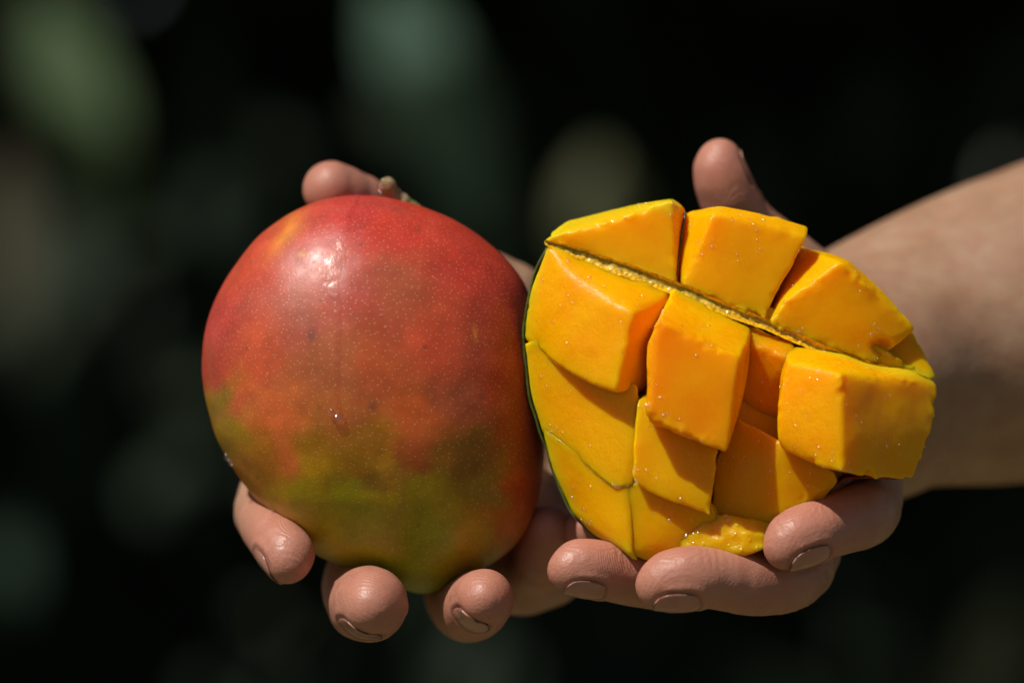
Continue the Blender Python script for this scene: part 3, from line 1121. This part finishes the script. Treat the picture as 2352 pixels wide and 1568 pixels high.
    piece('cube', [(1255, 988, 5.5), (1310, 1030, 0), (1430, 1105, -8), (1447, 1104, -8), (1446, 1262, -8), (1456, 1276, -5), (1418, 1249, 0), (1374, 1225, 3), (1320, 1172, 5), (1278, 1078, 5.5)],
          root, loc, back=14, seed=13, k=0.7, rag=0.15, grow=0.85)
    piece('cube', [(1447, 1114, -7.9), (1446, 1262, -7.4), (1486, 1281, -5), (1560, 1284, -6), (1640, 1287, -6), (1690, 1277, -4), (1640, 1190, -10), (1628, 1160, -10), (1560, 1130, -10)],
          root, loc, back=14, seed=14, k=0.7, rag=0.15, grow=0.85)
    piece('torn_flesh', [(1622, 1196, -10), (1660, 1182, -10), (1785, 1204, -10), (1800, 1215, -10), (1755, 1252, -13), (1695, 1279, -12), (1600, 1287, -11), (1530, 1268, -7)],
          root, loc, back=14, seed=15, k=1.5, n_amp=1.0, rag=0.7, lump=0.55, mat=M_FLESH_WET)
    # inner face of the peel shows in the bottom of the main cut
    V, F = [], []
    gx = np.arange(1252, 2132, 2.5)
    m = 15
    for x in gx:
        y = np.interp(x, [p[0] for p in GROOVE], [p[1] for p in GROOVE])
        e = min(1.0, (x - 1246) / 120, (2140 - x) / 500) ** 0.7
        for i in range(m):
            u = -1 + 2 * i / (m - 1)
            d = np.interp(x, [1250, 1545, 1640, 1800, 1900, 2130], [5.5, -0.6, -1.9, -2.2, -1.5, 5.5]) - 0.4 - 1.2 * u * u
            V.append(W(x, y + 3 + u * (4 + 12 * e), d + CO + 0.3))
    V = np.array(V)
    V[:, 1] += 0.22 * vnoise(V, 0.8, 3) + 0.3 * vnoise(V, 2.6, 5)
    V[:, 2] += 0.35 * vnoise(V, 2.2, 6)
    for k in range(len(gx) - 1):
        for i in range(m - 1):
            a = k * m + i
            F.append((a, a + 1, a + m + 1, a + m))
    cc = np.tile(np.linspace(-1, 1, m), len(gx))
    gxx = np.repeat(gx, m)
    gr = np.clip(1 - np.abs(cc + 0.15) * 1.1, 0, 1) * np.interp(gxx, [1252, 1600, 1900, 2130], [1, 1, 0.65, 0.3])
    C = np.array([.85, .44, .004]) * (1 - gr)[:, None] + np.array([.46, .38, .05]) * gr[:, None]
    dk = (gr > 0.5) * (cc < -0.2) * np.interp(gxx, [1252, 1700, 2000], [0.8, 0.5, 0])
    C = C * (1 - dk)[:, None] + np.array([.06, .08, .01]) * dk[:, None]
    tag(mesh_obj('peel_crease', V - loc, F, M_CREASE, root, {'Col': C}), 'greenish inner side of the peel along the main cut')
    # dark slit of peel in the upright cut between the first and second cubes
    V, F = [], []
    for t in np.linspace(0, 1, 30):
        x, y = 1573 - 24 * t, 487 + 168 * t
        for u in (-1, 0, 1):
            V.append(W(x + u * 3.5 + 1.2 * math.sin(t * 17), y, 9 - 9 * t + CO + 0.8 * abs(u)))
    for k in range(29):
        for i in range(2):
            a = k * 3 + i
            F.append((a, a + 3, a + 4, a + 1))
    mesh_obj('peel_crease', V - loc, F, M_CREASE, root, {'Col': np.tile([[.05, .06, .01]], (len(V), 1))})
    return root


M_CREASE = simple_peel('peel_inside', [(0.35, (0.6,) * 3), (0.6, (1.3,) * 3)], 900, 0.3)
cut_mango()


# ------------------------------------------------------------------ hands
NU = NVV = 19


def nail_uv(u, v):
    uu = u * math.sqrt(1 - 0.36 * v * v) if v < 0 else u * math.sqrt(1 - 0.45 * v * v)
    vv = v * math.sqrt(1 - 0.36 * u * u) if v < 0 else v * math.sqrt(1 - 0.40 * u * u)
    return uu, vv


def nail_surface(G, D, pt, a, n, b, sc, L, A):
    """radius of the finger under each point of a nail plate"""
    out = np.zeros((NVV, NU))
    rad = np.arange(3.0, 14.0, 0.12)
    for j in range(NVV):
        for i in range(NU):
            uu, vv = nail_uv(-1 + 2 * i / (NU - 1), -1 + 2 * j / (NVV - 1))
            ph = uu * A * 0.98
            d = math.cos(ph) * n + math.sin(ph) * b
            P = pt + a * (sc + vv * L) + rad[:, None] * d
            ix = [np.clip(np.searchsorted(G.ax[e], P[:, e]), 1, G.shape[e] - 1) for e in range(3)]
            f = [np.clip((P[:, e] - G.ax[e][ix[e] - 1]) / (G.ax[e][ix[e]] - G.ax[e][ix[e] - 1]), 0, 1) for e in range(3)]
            v = 0
            for x in (0, 1):
                for y in (0, 1):
                    for z in (0, 1):
                        w = (f[0] if x else 1 - f[0]) * (f[1] if y else 1 - f[1]) * (f[2] if z else 1 - f[2])
                        v = v + w * D[ix[0] - 1 + x, ix[1] - 1 + y, ix[2] - 1 + z]
            k = np.argmax(v > 0)
            out[j, i] = rad[k] - 0.12 * v[k] / max(v[k] - v[k - 1], 1e-4) if k else rad[-1]
    for _ in range(3):
        e = np.pad(out, 1, 'edge')
        out = (e[1:-1, 1:-1] * 2 + e[:-2, 1:-1] + e[2:, 1:-1] + e[1:-1, :-2] + e[1:-1, 2:]) / 6
    return out


def hand(name, label, palm, fingers, nails, grid, flush_pts, origin, creases=()):
    root_loc = origin
    G = grid
    palmD = np.full(G.shape, 25.0, np.float32)
    for ch in palm:
        b, d = G.chain(ch, 2.0, 16)
        palmD[b] = smin(palmD[b], d, 9.0)
    D = palmD.copy()
    for ch in fingers:
        b, f = G.chain(ch, 1.4, 9)
        D[b] = smin(D[b], smin(f, palmD[b], 7.0), 0.6)
    recs = []
    for (fi, n, sc, L, A) in nails:
        ch = fingers[fi]
        (pt, rt), (pd, rd) = ch[-1], ch[-2]
        a = (pt - pd) / np.linalg.norm(pt - pd)
        n = np.array(n, float)
        n = n - a * (n @ a)
        n /= np.linalg.norm(n)
        b = np.cross(a, n)
        s = G.block(pt - 22, pt + 22)
        P = G.pts(s) - pt.astype(np.float32)
        ls = P @ a.astype(np.float32)
        fill = np.sqrt(((P - (a * 0.42 * rt + n * 0.16 * rt).astype(np.float32)) ** 2).sum(-1)) - rt * 0.76
        D[s] = smin(D[s], fill, 1.8)
        ln = P @ n.astype(np.float32)
        lb = P @ b.astype(np.float32)
        phi = np.arctan2(lb, ln)
        q = (np.abs((ls - sc) / L) ** 3 + np.abs(phi / A) ** 3) ** (1 / 3)
        surf = nail_surface(G, D, pt, a, n, b, sc, L, A)
        D[s] += 0.34 * np.clip((1.10 - q) / 0.10, 0, 1) * np.clip((sc + L * 1.05 - ls) / 2.0, 0, 1)
        D[s] -= 0.30 * np.exp(-((q - 1.24) / 0.14) ** 2) * (ls < sc + L * 0.55)
        recs.append((pt, rt, a, n, b, sc, L, A, surf))
    # natural unevenness
    near = np.argwhere(np.abs(D) < 2.0)
    P = np.stack([G.ax[e][near[:, e]] for e in range(3)], 1)
    add = 0.22 * vnoise(P, 8.0, 2) + 0.08 * vnoise(P, 3.6, 6)
    add *= P[:, 1] < 60
    for (p, a, rr, amp, sp) in creases:
        w = P - p.astype(np.float32)
        m = (w ** 2).sum(-1) < (2.2 * rr) ** 2
        w = w[m]
        ls = w @ a.astype(np.float32) + 0.5 * vnoise(P[m], 4.0, 9)
        add[m] += amp * (0.5 - 0.5 * np.cos(2 * math.pi * ls / sp)) ** 4 * np.exp(-(w ** 2).sum(-1) / rr ** 2)
    D[tuple(near.T)] += add.astype(np.float32)
    del P, near
    V, Q = surface_nets(D, G.ax)
    del D
    vis = V
    V = V.astype(np.float64)
    fl = np.zeros(len(V))
    for (p, r) in flush_pts:
        fl = np.maximum(fl, np.exp(-((V - p) ** 2).sum(1) / r ** 2))
    dirt = np.zeros(len(V))
    ridge = np.zeros(len(V))
    rmask = np.zeros(len(V))
    for (pt, rt, a, n, b, sc, L, A, surf) in recs:
        w = V - pt
        ls, ln, lb = w @ a, w @ n, w @ b
        near = (np.abs(ls) < 20) & (np.hypot(ln, lb) < rt * 1.35)
        phi = np.arctan2(lb, ln)
        q = (np.abs((ls - sc) / L) ** 3 + np.abs(phi / A) ** 3) ** (1 / 3)
        dn = 0.55 + 0.45 * vnoise(V, 2.5, 3)
        dirt = np.maximum(dirt, near * 0.55 * np.exp(-((q - 1.08) / 0.06) ** 2) * np.clip(dn, 0, 1))
        rr = np.sqrt((ls + 3) ** 2 + lb ** 2 * 1.4)
        ridge = np.where(near, rr, ridge)
        rmask = np.where(near, np.clip(-ln / rt + 0.75, 0, 1) * np.clip((ls + 15) / 8, 0, 1), rmask)
    o = mesh_obj(name, V - root_loc, Q, M_SKIN, None, {'flush': fl, 'dirt': dirt, 'ridge': ridge, 'ridgemask': rmask})
    o.location = Vector(root_loc) * 0.001
    tag(o, label, 'hand', 'hands holding the fruit')
    for (pt, rt, a, n, b, sc, L, A, surf) in recs:
        NV, NF = [], []
        nu, nv = 19, 19
        ed, di = [], []
        for j in range(nv):
            v = -1 + 2 * j / (nv - 1)
            for i in range(nu):
                u = -1 + 2 * i / (nu - 1)
                uu, vv = nail_uv(u, v)
                ph = uu * A * 0.98
                s = sc + vv * L
                rad = surf[j, i] - 0.10 + 0.10 * (1 - v * v) + (0.25 * v * v if v > 0 else -0.15 * v * v)
                NV.append(pt + a * s + rad * (math.cos(ph) * n + math.sin(ph) * b))
                ed.append(max(0.0, min(1.0, (vv - 0.72) / 0.12)))
                di.append(0.6 * max(0.0, min(1.0, (abs(u) - 0.92) / 0.08)) + 0.8 * max(0.0, min(1.0, (vv - 0.93) / 0.05)))
        for j in range(nv - 1):
            for i in range(nu - 1):
                k = j * nu + i
                NF.append((k, k + 1, k + nu + 1, k + nu))
        no = mesh_obj('fingernail', np.array(NV) - root_loc, NF, M_NAIL, o, {'edge': ed, 'dirt': np.clip(di, 0, 1)})
        so = no.modifiers.new('thickness', 'SOLIDIFY')
        so.thickness = 0.0005
        so.offset = 0
    return o


def ch(*pts):
    """(x, y, depth, radius) -> smoothed chain of (point, radius)"""
    P = [np.r_[W(x, y, d), r] for (x, y, d, r) in pts]
    out = []
    n = len(P)
    for i in range(n - 1):
        p0, p1, p2, p3 = P[max(i - 1, 0)], P[i], P[i + 1], P[min(i + 2, n - 1)]
        st = 3 if np.linalg.norm(p2[:3] - p1[:3]) > 12 else 2
        for k in range(st):
            t = k / st
            q = 0.5 * (2 * p1 + (p2 - p0) * t + (2 * p0 - 5 * p1 + 4 * p2 - p3) * t * t + (3 * p1 - p0 - 3 * p2 + p3) * t ** 3)
            out.append((q[:3], float(max(q[3], 1.0))))
    out.append((P[-1][:3], float(P[-1][3])))
    return out


# hand under the whole mango: palm behind it, four fingertips curling forward below, thumb over the top
LF = [
    ch((780, 960, 64, 11.5), (660, 1080, 52, 10.6), (612, 1165, 30, 9.2), (614, 1200, 12, 8.2), (636, 1237, 0, 8.1), (660, 1272, -8, 8.0)),
    ch((880, 1090, 66, 11.8), (840, 1290, 48, 11.0), (822, 1345, 24, 10.4), (832, 1384, 2, 10.3), (846, 1386, -12, 10.7), (856, 1384, -22, 9.9)),
    ch((1060, 1120, 66, 11.5), (1055, 1330, 50, 10.6), (1062, 1384, 26, 10.0), (1080, 1396, 6, 9.7), (1098, 1386, -8, 9.2), (1112, 1374, -18, 8.6)),
    ch((1180, 1150, 62, 10.0), (1225, 1290, 46, 9.0), (1240, 1290, 28, 8.2), (1248, 1245, 18, 7.3), (1262, 1212, 12, 6.8)),
    ch((1290, 850, 84, 19), (1160, 700, 66, 13.5), (1020, 625, 60, 11.0), (905, 524, 50, 8.2), (830, 462, 40, 7.8), (760, 434, 33, 8.3)),
]
LP = [
    ch((780, 960, 66, 11.5), (960, 960, 78, 15), (1150, 900, 88, 21), (1380, 900, 110, 27), (1480, 930, 170, 28), (1540, 960, 240, 32)),
    ch((880, 1090, 68, 11.5), (1150, 980, 84, 18)),
    ch((1060, 1120, 68, 11.5), (1200, 980, 86, 20)),
    ch((1180, 1150, 64, 10.5), (1170, 1310, 48, 12.0), (1300, 1265, 58, 12.5), (1380, 1050, 90, 20)),
]
axL = [spaced(W(540, 0, 0)[0] - 3, W(1335, 0, 40)[0], 0.62, None, W(1900, 0, 200)[0], 1.1, 3),
       spaced(-36, 52, 0.62, None, 280, 1.08, 4),
       spaced(W(0, 1480, 30)[2] - 5, W(0, 1150, 0)[2], 0.62, None, W(0, 345, 30)[2] + 3, 1.05, 1.0)]
lh = hand('hand', 'hand cupping the whole red mango from behind, three fingertips below it', LP, LF,
          [(0, (-0.62, -0.25, -0.72), -0.6, 6.0, 0.86), (1, (-0.42, 0.10, -0.88), -0.6, 6.4, 0.72), (2, (-0.52, 0.02, -0.84), -0.6, 5.8, 0.72)],
          Grid(axL), [(LF[i][-1][0], 34.0) for i in range(5)], W(1540, 960, 240))

# hand under the cut mango: forearm from the right, thumb up behind, fingers curling under the front
HO = -12


def chR(*pts):
    return ch(*[(x, y, d + HO, r) for (x, y, d, r) in pts])


def unit(*v):
    return np.array(v) / np.linalg.norm(v)


RF = [
    chR((1900, 1060, 62, 11), (1760, 1230, 46, 9.6), (1580, 1330, 18, 8.6), (1490, 1330, 4, 8.3), (1410, 1315, -4, 7.9), (1370, 1308, -7, 8.2), (1332, 1303, -9, 8.2)),
    chR((1920, 1030, 64, 12), (1868, 1180, 46, 10.8), (1835, 1300, 16, 10.2), (1780, 1336, 0, 9.4), (1700, 1336, -10, 8.9), (1630, 1326, -15, 8.5), (1585, 1328, -17, 9.1), (1540, 1332, -18, 8.7)),
    chR((1960, 930, 64, 12), (1985, 1080, 44, 10.8), (1992, 1165, 16, 9.7), (1965, 1188, 4, 9.3), (1900, 1210, -8, 8.5), (1860, 1224, -13, 8.8), (1822, 1240, -16, 8.3)),
    chR((1850, 1080, 60, 10), (1650, 1230, 46, 8.4), (1450, 1240, 30, 7.8), (1352, 1218, 22, 7.4)),
    chR((2020, 820, 76, 22), (1900, 720, 66, 15), (1800, 612, 58, 11.2), (1716, 520, 50, 8.7), (1672, 450, 44, 8.5), (1652, 392, 42, 7.9)),
]
RP = [
    chR((2000, 846, 92, 38), (2150, 800, 108, 42.5), (2352, 752, 120, 48.5), (2700, 665, 140, 54), (2960, 605, 155, 57)),
    chR((1960, 930, 66, 12.5), (1990, 840, 82, 30)),
    chR((1920, 1030, 66, 12.5), (2000, 900, 86, 30)),
    chR((1850, 1080, 62, 11), (1980, 930, 86, 28)),
]
axR = [spaced(W(1262, 0, 0)[0] - 3, W(2060, 0, 20)[0], 0.62, None, W(2960, 0, 150)[0] + 20, 1.12, 4),
       spaced(-45, 40, 0.62, None, 215, 1.08, 4),
       spaced(W(0, 1420, 0)[2] - 3, W(0, 1150, 0)[2], 0.62, None, W(0, 300, 60)[2] + 25, 1.04, 1.2)]
rh = hand('hand', 'hand and bare forearm at right holding the cut mango half, thumb pointing up', RP, RF,
          [(0, (0.1, -0.48, -0.87), -0.6, 6.0, 0.66), (1, (0.1, -0.48, -0.87), -0.4, 6.8, 0.68), (2, (0.3, -0.5, -0.8), -0.4, 6.6, 0.68), (4, (0.9, 0.35, 0.1), -2, 6.2, 0.85)],
          Grid(axR), [(RF[i][-1][0], 34.0) for i in range(5)], W(2960, 600, 140),
          creases=[(W(1815, 1375, -6), unit(1, 0.0, 0.35), 8.0, 0.35, 2.1), (W(2030, 1225, -6), unit(0.8, 0.4, 0.6), 7.0, 0.35, 2.0),
                   (W(1640, 1275, -32), unit(1, 0.15, -0.05), 5.0, 0.30, 2.4), (W(1425, 1265, -22), unit(1, 0.15, -0.1), 4.5, 0.30, 2.2),
                   (W(1795, 1195, -34), unit(0.9, 0.1, 0.3), 4.5, 0.28, 2.6), (W(1890, 1180, -28), unit(0.9, 0.2, 0.3), 5.0, 0.30, 2.2)])
